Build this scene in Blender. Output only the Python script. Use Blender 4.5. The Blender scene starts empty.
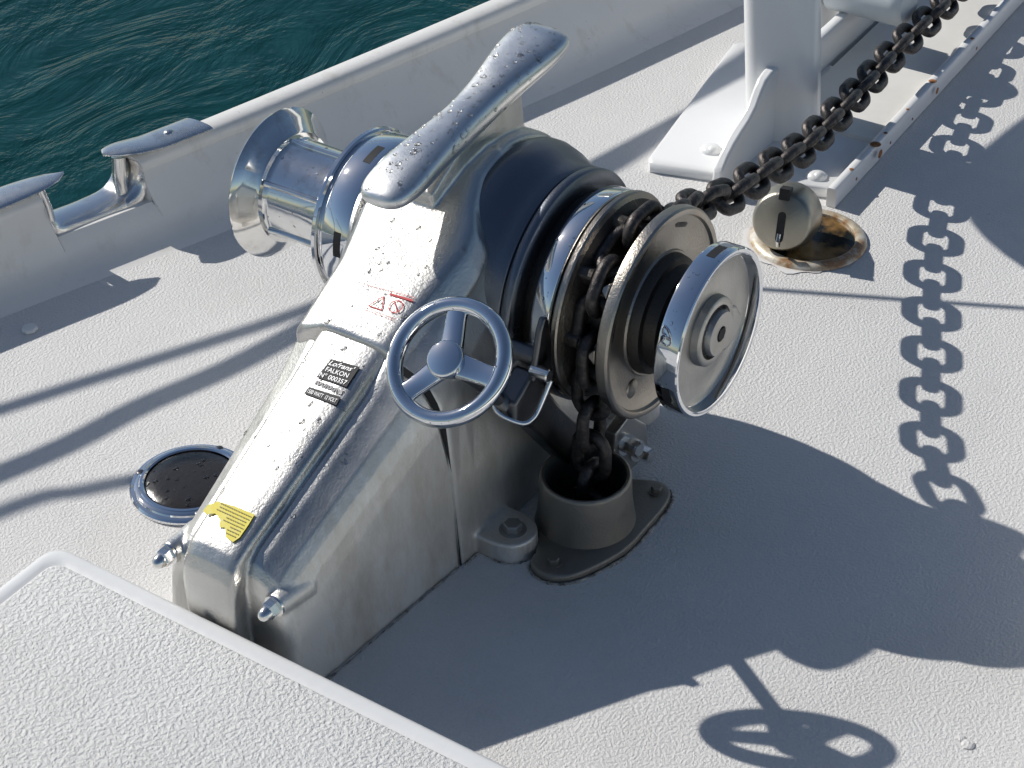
import bpy, bmesh, math, random
from mathutils import Vector, Matrix, Euler
from mathutils.bvhtree import BVHTree

random.seed(7)
S = bpy.context.scene
COL = S.collection
PI = math.pi
R = math.radians

# ------------------------------------------------------------------ camera
cam_d = bpy.data.cameras.new("camera")
cam = bpy.data.objects.new("camera", cam_d)
COL.objects.link(cam)
cr = Vector((0.828935824957505, 0.5587604546974966, -0.02553727409626027))
cu = Vector((-0.3142495949867068, 0.5029949983856586, 0.805135531230427))
cf = Vector((-0.46272301666624643, 0.6593806077412788, -0.5925408205195912))
cam.matrix_world = Matrix(((cr.x, cu.x, -cf.x, 0.8237648), (cr.y, cu.y, -cf.y, -1.1735758),
                           (cr.z, cu.z, -cf.z, 1.1001045), (0, 0, 0, 1)))
cam_d.sensor_width = 36.0
cam_d.lens = 1900.0 / 1024 * 36.0
cam_d.clip_start = 0.02
cam_d.clip_end = 4000
S.camera = cam

# ------------------------------------------------------------------ sky, sun, exposure
SUN_TO = Vector((-1.32, 0.0, 1.0)).normalized()
el = math.asin(SUN_TO.z)
world = bpy.data.worlds.new("World")
S.world = world
world.use_nodes = True
wn = world.node_tree
sky = wn.nodes.new("ShaderNodeTexSky")
sky.sky_type = 'NISHITA'
sky.sun_disc = False
sky.sun_elevation = el
sky.sun_rotation = math.atan2(SUN_TO.x, SUN_TO.y) % (2 * PI)
sky.air_density = 1.0
sky.dust_density = 0.35
sky.ozone_density = 1.5
hsv = wn.nodes.new("ShaderNodeHueSaturation")
hsv.inputs["Saturation"].default_value = 1.0
wn.links.new(sky.outputs[0], hsv.inputs["Color"])
wn.links.new(hsv.outputs[0], wn.nodes["Background"].inputs[0])
wn.nodes["Background"].inputs[1].default_value = 0.066
sun_d = bpy.data.lights.new("sun", 'SUN')
sun_d.energy = 3.9
sun_d.angle = R(0.55)
sun_d.color = (1.0, 0.965, 0.91)
sun = bpy.data.objects.new("sun", sun_d)
sun.rotation_euler = SUN_TO.to_track_quat('Z', 'Y').to_euler()
COL.objects.link(sun)
S.view_settings.view_transform = 'Standard'
S.view_settings.look = 'None'
S.view_settings.gamma = 1.0
S.view_settings.exposure = 0.10
S.render.engine = 'CYCLES'
S.cycles.max_bounces = 10

# ------------------------------------------------------------------ materials
def mat(name, color=(.8, .8, .8), metal=0.0, rough=0.5, spec=None, coat=0.0):
    m = bpy.data.materials.new(name)
    m.use_nodes = True
    b = m.node_tree.nodes["Principled BSDF"]
    b.inputs["Base Color"].default_value = (*color, 1)
    b.inputs["Metallic"].default_value = metal
    b.inputs["Roughness"].default_value = rough
    if spec is not None: b.inputs["Specular IOR Level"].default_value = spec
    if coat: b.inputs["Coat Weight"].default_value = coat
    return m

def N(m, t, **kw):
    n = m.node_tree.nodes.new(t)
    for k, v in kw.items():
        if k in n.inputs.keys() if hasattr(n.inputs, 'keys') else False:
            n.inputs[k].default_value = v
        else:
            setattr(n, k, v)
    return n

def noise(m, scale, detail=4, rough=.55, coords=None, dist=0.0, stretch=None):
    tc = m.node_tree.nodes.new("ShaderNodeTexCoord")
    n = m.node_tree.nodes.new("ShaderNodeTexNoise")
    n.inputs["Scale"].default_value = scale
    n.inputs["Detail"].default_value = detail
    n.inputs["Roughness"].default_value = rough
    n.inputs["Distortion"].default_value = dist
    src = tc.outputs["Object"]
    if stretch:
        mp = m.node_tree.nodes.new("ShaderNodeMapping")
        mp.inputs["Scale"].default_value = stretch
        m.node_tree.links.new(src, mp.inputs[0]); src = mp.outputs[0]
    m.node_tree.links.new(src, n.inputs["Vector"])
    return n.outputs["Fac"]

def ramp(m, fac, stops, interp='LINEAR'):
    r = m.node_tree.nodes.new("ShaderNodeValToRGB")
    r.color_ramp.interpolation = interp
    e = r.color_ramp.elements
    while len(e) < len(stops): e.new(0.5)
    for i, (p, c) in enumerate(stops):
        e[i].position = p
        e[i].color = (*c, 1) if hasattr(c, '__len__') else (c, c, c, 1)
    m.node_tree.links.new(fac, r.inputs[0])
    return r.outputs[0]

def mixc(m, fac, a, b):
    x = m.node_tree.nodes.new("ShaderNodeMix"); x.data_type = 'RGBA'
    L = m.node_tree.links
    if hasattr(fac, 'is_linked'): L.new(fac, x.inputs[0])
    else: x.inputs[0].default_value = fac
    for i, v in ((6, a), (7, b)):
        if hasattr(v, 'is_linked'): L.new(v, x.inputs[i])
        else: x.inputs[i].default_value = (*v, 1)
    return x.outputs[2]

def setin(m, name, sock):
    m.node_tree.links.new(sock, m.node_tree.nodes["Principled BSDF"].inputs[name])

def bump(m, sock, dist, strength=1.0, prev=None):
    b = m.node_tree.nodes.new("ShaderNodeBump")
    b.inputs["Distance"].default_value = dist
    b.inputs["Strength"].default_value = strength
    m.node_tree.links.new(sock, b.inputs["Height"])
    if prev is not None: m.node_tree.links.new(prev, b.inputs["Normal"])
    setin(m, "Normal", b.outputs[0])
    return b.outputs[0]

# non-skid white deck paint
def nonskid(name, base, stain, sc=360, st=.75):
    m = mat(name, base, 0, .62)
    big = noise(m, 3.0, 5)
    c = mixc(m, ramp(m, big, [(.35, 0), (.75, 1)]), base, tuple(x * .93 for x in base))
    dirt = noise(m, 26, 6, .7)
    c = mixc(m, ramp(m, dirt, [(.66, 0), (.80, .45)]), c, stain)
    c = mixc(m, ramp(m, noise(m, 1.6, 6, .7), [(.50, 0), (.72, .30)]), c, tuple(x * .80 for x in stain))
    spk = noise(m, 170, 2, .5)
    c = mixc(m, ramp(m, spk, [(.765, 0), (.80, .65)]), c, (.16, .14, .12))
    grain = ramp(m, noise(m, 420, 3, .65), [(.30, .22), (.60, 0)])
    c = mixc(m, grain, c, tuple(x * .62 for x in base))
    setin(m, "Base Color", c)
    h1 = ramp(m, noise(m, sc, 3, .6), [(.38, 0), (.66, 1)])
    n1 = bump(m, h1, .0009, st)
    n2 = bump(m, noise(m, 800, 2, .5), .0003, .5, n1)
    bump(m, noise(m, 14, 3, .5), .004, .35, n2)
    return m
M_deck = nonskid("nonskid_deck_paint", (.755, .742, .72), (.55, .50, .42))
M_hatch = nonskid("nonskid_hatch_paint", (.75, .745, .725), (.60, .57, .50), 300, 1.0)

def paint(name, base, rough=.28, dirt=.5, tan=(.45, .38, .28)):
    m = mat(name, base, 0, rough, coat=.15)
    c = mixc(m, ramp(m, noise(m, 7, 6, .65), [(.45, 0), (.8, dirt)]), base, tuple(x * .82 for x in base))
    c = mixc(m, ramp(m, noise(m, 60, 4, .7), [(.70, 0), (.78, dirt)]), c, tan)
    setin(m, "Base Color", c)
    bump(m, noise(m, 45, 3, .5), .0012, .35)
    return m
M_white = paint("gloss_white_paint", (.80, .80, .79), .3, .25)
M_bulw = paint("bulwark_paint", (.83, .81, .77), .38, .45)
_b = M_bulw.node_tree.nodes["Principled BSDF"].inputs["Base Color"].links[0].from_socket
_st = ramp(M_bulw, noise(M_bulw, 30, 5, .7, stretch=(1, 1, .12)), [(.56, 0), (.72, .35)])
_c = mixc(M_bulw, _st, _b, (.52, .47, .38))
_c = mixc(M_bulw, ramp(M_bulw, noise(M_bulw, 190, 2, .5), [(.76, 0), (.80, .7)]), _c, (.22, .17, .12))
setin(M_bulw, "Base Color", _c)
M_chan = paint("channel_paint", (.78, .765, .72), .5, .9, (.22, .15, .09))

# rust-stained paint
M_rust = mat("rust_stain", (.30, .10, .035), 0, .85)
setin(M_rust, "Base Color", ramp(M_rust, noise(M_rust, 140, 4), [(.3, (.13, .05, .02)), (.7, (.45, .2, .08))]))

# cast aluminium
def cast(name, base, r0, r1, bmp=.0004, stain=.25):
    m = mat(name, base, 1.0, r0)
    n = noise(m, 22, 6, .65)
    setin(m, "Roughness", ramp(m, n, [(.3, r0), (.7, r1)]))
    c = mixc(m, ramp(m, noise(m, 9, 5, .6, stretch=(1, 1, .45)), [(.40, 0), (.85, stain)]), base, tuple(x * .55 for x in base))
    c = mixc(m, ramp(m, noise(m, 30, 6, .75, stretch=(1, 1, .35)), [(.58, 0), (.84, min(1, stain * 1.3))]), c, (.40, .32, .22))
    setin(m, "Base Color", c)
    b1 = bump(m, noise(m, 420, 3, .6), bmp, .45)
    bump(m, noise(m, 28, 3, .5), .0012, .14, b1)
    return m
M_cast = cast("polished_cast_aluminium", (.66, .65, .625), .27, .44, .0008, .75)
# near side is rougher, left as cast; its colour is lifted to brighten the shaded face (object-space x)
_nt = M_cast.node_tree; _P = _nt.nodes["Principled BSDF"]
_tc = _nt.nodes.new("ShaderNodeTexCoord"); _sx = _nt.nodes.new("ShaderNodeSeparateXYZ"); _mr = _nt.nodes.new("ShaderNodeMapRange")
_mr.inputs[1].default_value = .034; _mr.inputs[2].default_value = .052
_nt.links.new(_tc.outputs["Object"], _sx.inputs[0]); _nt.links.new(_sx.outputs[0], _mr.inputs[0])
_r = _P.inputs["Roughness"].links[0].from_socket; _cc = _P.inputs["Base Color"].links[0].from_socket
setin(M_cast, "Roughness", mixc(M_cast, _mr.outputs[0], _r, (.56, .56, .56)))
_lifted_side_c = mixc(M_cast, ramp(M_cast, noise(M_cast, 16, 6, .75, stretch=(1, 1, .35)), [(.46, 0), (.74, .6)]), (.84, .82, .785), (.50, .43, .33))
setin(M_cast, "Base Color", mixc(M_cast, _mr.outputs[0], _cc, _lifted_side_c))
M_cast_dull = cast("dull_cast_aluminium", (.47, .46, .44), .34, .52, .0008, .8)
M_hub = cast("dark_reflection_aluminium", (.20, .215, .245), .26, .40, .0004, .2)  # polished metal; dark base colour stands in for the dark surroundings it mirrors
M_horn = cast("horn_aluminium", (.84, .84, .83), .30, .42, .0002, .15)
M_pipe = cast("oxidised_bronze_casting", (.30, .28, .245), .45, .62, .0008, .4)

def chrome(name, base=(.80, .81, .83), r=.025, stain=.12):
    m = mat(name, base, 1.0, r)
    setin(m, "Roughness", ramp(m, noise(m, 60, 5, .7), [(.40, r), (.80, r + .08)]))
    c = mixc(m, ramp(m, noise(m, 45, 6, .7), [(.52, 0), (.8, stain)]), base, (.40, .33, .25))
    setin(m, "Base Color", c)
    bump(m, noise(m, 40, 3, .5), .0006, .12)
    return m
M_chrome = chrome("chrome_plate")
M_drum = chrome("worn_chrome_drum", (.78, .78, .77), .06, .6)
M_sst = chrome("stainless_steel", (.80, .785, .76), .18, .55)
M_bronze = cast("worn_chromed_bronze", (.40, .365, .32), .26, .44, .0010, .9)
M_pocket = cast("greasy_chainwheel", (.10, .09, .08), .42, .6, .0012, .5)
M_black = mat("black_recess", (.012, .012, .013), 0, .7)
M_steel_dark = cast("dark_oily_steel", (.17, .17, .175), .26, .5, .0005, .5)
M_rubber = mat("black_rubber", (.028, .026, .026), 0, .22)
bump(M_rubber, noise(M_rubber, 90, 4), .0012, .5)

M_chain = mat("old_galvanised_chain", (.1, .085, .07), .75, .45)
_c = ramp(M_chain, noise(M_chain, 160, 5, .7), [(.25, (.020, .019, .020)), (.50, (.062, .057, .055)), (.66, (.11, .095, .088)), (.82, (.17, .085, .045))])
setin(M_chain, "Base Color", _c)
bump(M_chain, noise(M_chain, 380, 4, .7), .0010, .6)
setin(M_chain, "Roughness", ramp(M_chain, noise(M_chain, 90, 3), [(.3, .32), (.7, .6)]))

M_lblack = mat("black_label", (.02, .02, .022), .3, .35)
M_lsilver = mat("silver_lettering", (.75, .75, .75), .6, .35)
M_lred = mat("red_print", (.62, .03, .04), 0, .45)
M_lyellow = mat("yellow_label", (.80, .66, .02), 0, .4)
M_ltext = mat("faded_dark_print", (.23, .18, .03), 0, .5)
M_yfade = M_lyellow
setin(M_lyellow, "Base Color", mixc(M_lyellow, ramp(M_lyellow, noise(M_lyellow, 160, 4), [(.5, 0), (.75, .5)]), (.80, .66, .02), (.85, .80, .40)))
M_grayplast = mat("pale_plastic_roller", (.62, .66, .68), 0, .35)

M_drop = mat("water_droplet", (1, 1, 1), 0, .0)
_nt = M_drop.node_tree; _b = _nt.nodes["Principled BSDF"]
_b.inputs["Transmission Weight"].default_value = 1.0
_b.inputs["IOR"].default_value = 1.33
_tr = _nt.nodes.new("ShaderNodeBsdfTransparent"); _gl = _nt.nodes.new("ShaderNodeBsdfGlossy"); _gl.inputs["Roughness"].default_value = .03
_lw = _nt.nodes.new("ShaderNodeLayerWeight"); _lw.inputs["Blend"].default_value = .35
_m1 = _nt.nodes.new("ShaderNodeMixShader"); _m2 = _nt.nodes.new("ShaderNodeMixShader"); _m2.inputs[0].default_value = .30
_nt.links.new(_lw.outputs["Fresnel"], _m1.inputs[0]); _nt.links.new(_tr.outputs[0], _m1.inputs[1]); _nt.links.new(_gl.outputs[0], _m1.inputs[2])
_nt.links.new(_m1.outputs[0], _m2.inputs[1]); _nt.links.new(_b.outputs[0], _m2.inputs[2])
_nt.links.new(_m2.outputs[0], _nt.nodes["Material Output"].inputs[0])

M_water = mat("sea_water", (.004, .052, .058), 0, .12, spec=.13)
_b = M_water.node_tree.nodes["Principled BSDF"]
_b.inputs["IOR"].default_value = 1.33
_wn = ramp(M_water, noise(M_water, 6, 5, .6, dist=.8), [(.30, (.004, .036, .041)), (.75, (.010, .062, .067))])
setin(M_water, "Base Color", _wn)
_b1 = bump(M_water, noise(M_water, 2.1, 5, .6, dist=1.0, stretch=(1.6, .9, 1)), .06, .6)
bump(M_water, noise(M_water, 22, 4, .6, dist=.5, stretch=(1.3, .9, 1)), .004, .5, _b1)

# ------------------------------------------------------------------ object helpers
def origin(o):
    v = Vector(o.location)
    while o.parent is not None:
        o = o.parent; v += o.location
    return v

def tag(o, label=None, cat=None, group=None, kind=None):
    if label: o["label"] = label
    if cat: o["category"] = cat
    if group: o["group"] = group
    if kind: o["kind"] = kind
    return o

def thing(name, label, cat, loc=(0, 0, 0), group=None):
    o = bpy.data.objects.new(name, None)
    o.empty_display_size = .02
    COL.objects.link(o)
    o.location = loc
    return tag(o, label, cat, group)

def link(name, bm, material, parent=None, smooth=True, angle=40, at=None, label=None):
    """bm in world coordinates -> object (child of parent)"""
    base = Vector(at) if at is not None else (origin(parent) if parent else Vector((0, 0, 0)))
    bm.verts.ensure_lookup_table()
    for v in bm.verts: v.co -= base
    bmesh.ops.recalc_face_normals(bm, faces=bm.faces[:])
    me = bpy.data.meshes.new(name)
    bm.to_mesh(me); bm.free()
    me.materials.append(material)
    o = bpy.data.objects.new(name, me)
    COL.objects.link(o)
    if parent is not None:
        o.parent = parent
        o.location = base - origin(parent)
    else:
        o.location = base
    if smooth:
        for p in me.polygons: p.use_smooth = True
        try: me.set_sharp_from_angle(angle=R(angle))
        except Exception: pass
    if label: o["label"] = label
    return o

def remesh(o, voxel=.0016, smooth=6, fac=.5):
    m = o.modifiers.new("remesh", 'REMESH'); m.mode = 'VOXEL'; m.voxel_size = voxel; m.use_smooth_shade = True
    s = o.modifiers.new("smooth", 'SMOOTH'); s.iterations = smooth; s.factor = fac
    return o

def bevel(o, w=.002, seg=3, angle=35):
    b = o.modifiers.new("bevel", 'BEVEL'); b.width = w; b.segments = seg
    b.limit_method = 'ANGLE'; b.angle_limit = R(angle); b.harden_normals = False
    return o

def frame(d):
    d = Vector(d).normalized()
    a = Vector((0, 0, 1)) if abs(d.z) < .9 else Vector((1, 0, 0))
    u = d.cross(a).normalized()
    return d, u, d.cross(u).normalized()

def add_lathe(bm, o, axis, prof, seg=64, a0=0.0, a1=2 * PI):
    """prof = [(distance along axis, radius)]"""
    o = Vector(o); d, u, w = frame(axis)
    full = abs(a1 - a0 - 2 * PI) < 1e-6
    n = seg if full else seg + 1
    rings = []
    for t, r in prof:
        if r < 1e-7:
            rings.append([bm.verts.new(o + d * t)])
        else:
            rings.append([bm.verts.new(o + d * t + (u * math.cos(a) + w * math.sin(a)) * r)
                          for a in (a0 + (a1 - a0) * i / seg for i in range(n))])
    for A, B in zip(rings, rings[1:]):
        m = seg if full else seg
        for i in range(m):
            j = (i + 1) % n if full else i + 1
            if len(A) == 1 and len(B) == 1: continue
            if len(A) == 1: bm.faces.new((A[0], B[i], B[j]))
            elif len(B) == 1: bm.faces.new((A[i], A[j], B[0]))
            else: bm.faces.new((A[i], A[j], B[j], B[i]))
    return bm

def lathe(o, axis, prof, seg=64): return add_lathe(bmesh.new(), o, axis, prof, seg)

def add_cyl(bm, a, b, r, r2=None, seg=24, ch=0.0):
    a = Vector(a); b = Vector(b); L = (b - a).length
    r2 = r if r2 is None else r2
    if ch: pr = [(0, 0), (0, r - ch), (ch, r), (L - ch, r2), (L, r2 - ch), (L, 0)]
    else: pr = [(0, 0), (0, r), (L, r2), (L, 0)]
    return add_lathe(bm, a, b - a, pr, seg)

def add_box(bm, c, size, rot=None):
    c = Vector(c); sx, sy, sz = (s / 2 for s in size)
    M = rot if rot is not None else Matrix.Identity(3)
    v = [bm.verts.new(c + M @ Vector((x * sx, y * sy, z * sz))) for x in (-1, 1) for y in (-1, 1) for z in (-1, 1)]
    for f in ((0, 1, 3, 2), (4, 6, 7, 5), (0, 4, 5, 1), (2, 3, 7, 6), (0, 2, 6, 4), (1, 5, 7, 3)):
        bm.faces.new([v[i] for i in f])
    return bm

def add_prism(bm, pts, vec):
    """closed polygon pts (3D list) extruded by vec"""
    vec = Vector(vec)
    A = [bm.verts.new(Vector(p)) for p in pts]
    B = [bm.verts.new(Vector(p) + vec) for p in pts]
    n = len(pts)
    bm.faces.new(A); bm.faces.new(B[::-1])
    for i in range(n):
        bm.faces.new((A[i], A[(i + 1) % n], B[(i + 1) % n], B[i]))
    return bm

def add_loft(bm, secs, cap=True, closed=True):
    rings = [[bm.verts.new(Vector(p)) for p in s] for s in secs]
    n = len(secs[0])
    for A, B in zip(rings, rings[1:]):
        for i in range(n if closed else n - 1):
            j = (i + 1) % n
            bm.faces.new((A[i], A[j], B[j], B[i]))
    if cap:
        bm.faces.new(rings[0]); bm.faces.new(rings[-1][::-1])
    return bm

def catmull(P, n=8):
    P = [Vector(p) for p in P]; out = []
    for i in range(len(P) - 1):
        p0 = P[max(i - 1, 0)]; p1 = P[i]; p2 = P[i + 1]; p3 = P[min(i + 2, len(P) - 1)]
        for k in range(n):
            t = k / n
            out.append(.5 * ((2 * p1) + (p2 - p0) * t + (2 * p0 - 5 * p1 + 4 * p2 - p3) * t * t + (3 * p1 - p0 - 3 * p2 + p3) * t ** 3))
    out.append(P[-1]); return out

def add_tube(bm, pts, r, seg=12, closed=False):
    pts = [Vector(p) for p in pts]; n = len(pts)
    rings = []; u = None
    for i, p in enumerate(pts):
        if closed: t = (pts[(i + 1) % n] - pts[i - 1]).normalized()
        else: t = (pts[min(i + 1, n - 1)] - pts[max(i - 1, 0)]).normalized()
        if u is None: _, u, _w = frame(t)
        u = (u - t * u.dot(t)).normalized(); w = t.cross(u)
        rr = r[i] if hasattr(r, '__len__') else r
        rings.append([bm.verts.new(p + (u * math.cos(a) + w * math.sin(a)) * rr) for a in (2 * PI * k / seg for k in range(seg))])
    m = n if closed else n - 1
    for i in range(m):
        A = rings[i]; B = rings[(i + 1) % n]
        for k in range(seg):
            j = (k + 1) % seg
            bm.faces.new((A[k], A[j], B[j], B[k]))
    if not closed:
        bm.faces.new(rings[0]); bm.faces.new(rings[-1][::-1])
    return bm

def add_dome(bm, c, axis, r, h, seg=20, rings=5):
    pr = [(0, 0)] + [(h * math.sin(PI / 2 * k / rings), r * math.cos(PI / 2 * k / rings)) for k in range(rings)] + [(h, 0)]
    return add_lathe(bm, c, axis, pr, seg)

def hexbolt(name, c, axis, rad, h, material, parent, dome=0.0):
    bm = bmesh.new()
    add_lathe(bm, c, axis, [(0, 0), (0, rad * 1.45), (h * .22, rad * 1.45), (h * .22, 0)], 24)
    add_lathe(bm, Vector(c) + Vector(axis).normalized() * h * .2, axis, [(0, 0), (0, rad), (h * .7, rad), (h * .8, rad * .86), (h * .8, 0)], 6)
    if dome: add_dome(bm, Vector(c) + Vector(axis).normalized() * h * .9, axis, rad * .85, dome, 20)
    return link(name, bm, material, parent, angle=30)

# ------------------------------------------------------------------ setting: sea, deck, hull
bm = bmesh.new()
v = [bm.verts.new(p) for p in ((-1500, -1500, -1.15), (1500, -1500, -1.15), (1500, 1500, -1.15), (-1500, 1500, -1.15))]
bm.faces.new(v)
tag(link("sea", bm, M_water, smooth=False), "dark teal rippled sea water beyond the white bulwark", kind="structure")

def lerp_table(T, y):
    if y <= T[0][0]: return T[0][1]
    for (a, b), (c, d) in zip(T, T[1:]):
        if y <= c:
            t = (y - a) / (c - a); return b + (d - b) * t
    return T[-1][1]
FOOT = [(-3.2, -1.13), (-2, -1.03), (-1.2, -.88), (-.6, -.73), (-.3, -.648), (-.1, -.585), (.0, -.548), (.15, -.497), (.35, -.434), (.62, -.362), (.9, -.30), (1.3, -.205), (1.8, -.08), (2.1, .01)]
TOP = [(-3.2, -1.15), (-2, -1.05), (-1.2, -.90), (-.6, -.75), (-.3, -.665), (-.1, -.600), (.0, -.570), (.15, -.524), (.35, -.471), (.62, -.402), (.9, -.34), (1.3, -.24), (1.8, -.10), (2.1, .0)]
XC = .035   # centreline of the boat
def smooth_tab(T, y, w=.09):
    return sum(lerp_table(T, y + d * w) for d in (-1, -.5, 0, .5, 1)) / 5

CUT0, CUT1 = -.030, .082
def bulwark(side):
    ys = [-3.2, -2.6, -2, -1.6, -1.2, -.9, -.7, -.5, -.35, -.25, -.15, -.09, -.05]
    if side < 0: ys += [CUT0, CUT0 + .0005, (CUT0 + CUT1) / 2, CUT1 - .0005, CUT1]
    ys += [.12, .16, .2, .26, .32, .38, .44, .5, .56, .62, .7, .8, .9, 1.0, 1.1, 1.2, 1.35, 1.5, 1.7, 1.9, 2.05]
    secs = []
    for y in ys:
        xf = smooth_tab(FOOT, y); xt = smooth_tab(TOP, y)
        zt = .084 + .01 * max(0, min(1, (y - .1) / .8))
        cut = side < 0 and CUT0 < y < CUT1
        P = [(xf + .045, .0000), (xf + .024, .0035), (xf + .010, .010), (xf + .002, .022)]
        if cut:
            zc = .036
            P += [(xf + (xt - xf) * .3, zc - .004), (xf + (xt - xf) * .35 - .002, zc), (xt - .012, zc + .001), (xt - .02, zc + .001), (xt - .026, zc), (xt - .034, zc - .001), (xt - .038, zc - .004)]
        else:
            P += [(xt + .001, zt - .016), (xt + .004, zt - .010), (xt + .002, zt - .003), (xt - .006, zt + .001), (xt - .024, zt + .002), (xt - .034, zt - .004), (xt - .038, zt - .014)]
        P += [(xt - .032, zt - .06 if not cut else zt - .06), (xt - .025, -.2), (xt + .06, -.7), (xt + .2, -1.4)]
        # inner run back under the deck
        P += [(xt + .24, -1.4), (xt + .1, -.2), (xf + .045, -.02)]
        if side > 0: P = [(2 * XC - x, z) for x, z in P]
        secs.append([(x, y, z) for x, z in P])
    bm = bmesh.new(); add_loft(bm, secs)
    return bm
o = link("bulwark", bulwark(-1), M_bulw, angle=50)
tag(o, "long low white bulwark with rounded cap along the water side", "bulwark")
o = link("bulwark", bulwark(1), M_bulw, angle=50)
tag(o, "white bulwark on the opposite side of the deck from the water at top left", "bulwark")

# deck sheet
bm = bmesh.new()
ys = [-3.2 + 5.25 * i / 60 for i in range(61)]
Lr = [bm.verts.new((smooth_tab(FOOT, y) - .0, y, 0)) for y in ys]
Rr = [bm.verts.new((2 * XC - smooth_tab(FOOT, y), y, 0)) for y in ys]
for i in range(60): bm.faces.new((Lr[i], Rr[i], Rr[i + 1], Lr[i + 1]))
tag(link("deck", bm, M_deck, smooth=False), "white non-skid painted foredeck under the windlass", kind="structure")

# raised hatch lid, lower left
hz = .070
t = thing("hatch_lid", "raised white textured hatch with smooth border in the bottom left corner", "hatch", (-.17, -.43, 0))
def rrect(x0, x1, y0, y1, r, z, n=6):
    out = []
    for cx, cy, a in ((x1 - r, y1 - r, 0), (x0 + r, y1 - r, 90), (x0 + r, y0 + r, 180), (x1 - r, y0 + r, 270)):
        for k in range(n + 1):
            b = R(a + 90 * k / n); out.append((cx + r * math.cos(b), cy + r * math.sin(b), z))
    return out
hx0, hx1, hy0, hy1 = -.180, .46, -1.35, -.411
bm = bmesh.new()
secs = []
for ins, z in ((.0, 0.0008), (.0, hz - .007), (.0015, hz - .0025), (.005, hz - .0003), (.008, hz), (.0155, hz), (.0175, hz - .0014)):
    secs.append(rrect(hx0 + ins, hx1 - ins, hy0 + ins, hy1 - ins, max(.018 - ins * .3, .006), z))
add_loft(bm, secs)
link("border", bm, M_white, t, angle=60)
bm = bmesh.new()
ins = .0185
add_loft(bm, [rrect(hx0 + i2, hx1 - i2, hy0 + i2, hy1 - i2, .012, z) for i2, z in ((ins, hz - .001), (ins + .0004, hz + .0002), (ins + .002, hz + .0008))])
link("textured_panel", bm, M_hatch, t, angle=60)

# ------------------------------------------------------------------ the windlass
AX = Vector((0, 0, .1823))
W = thing("anchor_windlass", "big polished aluminium anchor windlass in the middle of the deck", "windlass", (0, -.15, 0))

# --- motor cover (aft sloping casting)
def ztop(y): return .128 + (y + .403) * .44
def zarm(y): return ztop(y) + .0050
bm = bmesh.new()
def cover_sec(y, f, dz=0.0, ins=0.0):
    """shoulder body of the cover, f = 0 at the front, 1 at the seam"""
    zt = ztop(y) - dz; i_ = ins
    return [(x, y, z) for x, z in ((-.082 - .012 * f + i_, 0), (.0610 + .0135 * f - i_, 0), (.0600 + .012 * f - i_, zt * .45), (.0585 + .011 * f - i_, zt - .062), (.0560 + .0105 * f - i_, zt - .044), (.0520 + .010 * f - i_, zt - .032),
            (.0450 + .009 * f - i_, zt - .0215), (.0290 + .005 * f, zt - .0125), (.0200 + .004 * f, zt - .0110), (.012, zt - .020), (-.030, zt - .020), (-.050 - .008 * f, zt - .022), (-.063 - .014 * f + i_, zt - .034), (-.071 - .014 * f + i_, zt - .056))]
secs = [cover_sec(-.3930, 0, .022, .006), cover_sec(-.3905, 0, .010, .002), cover_sec(-.3850, 0, .003), cover_sec(-.376, 0)]
for y in (-.33, -.28, -.235, -.1860):
    secs.append(cover_sec(y, (y + .376) / .183))
secs[-1] = [(x, y - .18 * max(z - .10, 0), z - .002) for x, y, z in secs[-1]]
add_loft(bm, secs)
def ridge_sec(y, xl, xr, zt, bot=0.0, rr=.005):
    return [(xl, y, bot), (xr, y, bot), (xr + .002, y, zt - .02), (xr, y, zt - rr), (xr - .0022, y, zt - .0026), (xr - .0070, y, zt - .0008), (xr - .016, y, zt),
            (xl + .018, y, zt), (xl + .010, y, zt - .0010), (xl + .004, y, zt - .0036), (xl, y, zt - .0085), (xl - .002, y, zt - .02)]
secs = [ridge_sec(-.4085, -.033, .010, ztop(-.4085) - .028), ridge_sec(-.4070, -.036, .0125, ztop(-.407) - .016), ridge_sec(-.4020, -.037, .0140, ztop(-.402) - .0060),
        ridge_sec(-.395, -.0375, .0148, ztop(-.395) - .0012), ridge_sec(-.387, -.038, .0150, ztop(-.387))]
for y in (-.344, -.295, -.250, -.2030):
    f = (y + .387) / .175
    secs.append(ridge_sec(y, -.038 - .011 * f, .015 + .004 * f, ztop(y), bot=.01))
add_loft(bm, secs)
NUTS = ((-.0615, .1005), (.0475, .0985))
# nut bosses at the two front corners
for x, z in NUTS:
    add_cyl(bm, (x, -.360, z - .004), (x, -.3955, z), .0125, .0092, 24)
cover = remesh(link("motor_cover", bm, M_cast, W), .0014, 8, .5)
for x, z in NUTS:
    nb = bmesh.new()
    add_lathe(nb, (x, -.3945, z), (0, -1, 0), [(0, 0), (0, .0092), (.002, .0092), (.002, 0)], 24)
    add_lathe(nb, (x, -.3965, z), (0, -1, 0), [(0, 0), (0, .0076), (.007, .0076), (.0085, .0064), (.0085, 0)], 6)
    add_dome(nb, (x, -.4047, z), (0, -1, 0), .0062, .0085, 20)
    link("acorn_nut", nb, M_sst, W, angle=30)

bm = bmesh.new()  # black strip standing in for the dark gap between the castings
add_loft(bm, [[(x + (.0011 if x > 0 else -.0011), y - .18 * max(z - .10, 0), z + .0002) for x, y, z in cover_sec(yy, (-.19 + .376) / .183)][1:8] for yy in (-.1945, -.1880)], cap=False, closed=False)
link("dark_seam_strip", bm, M_black, W, smooth=False)
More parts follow.
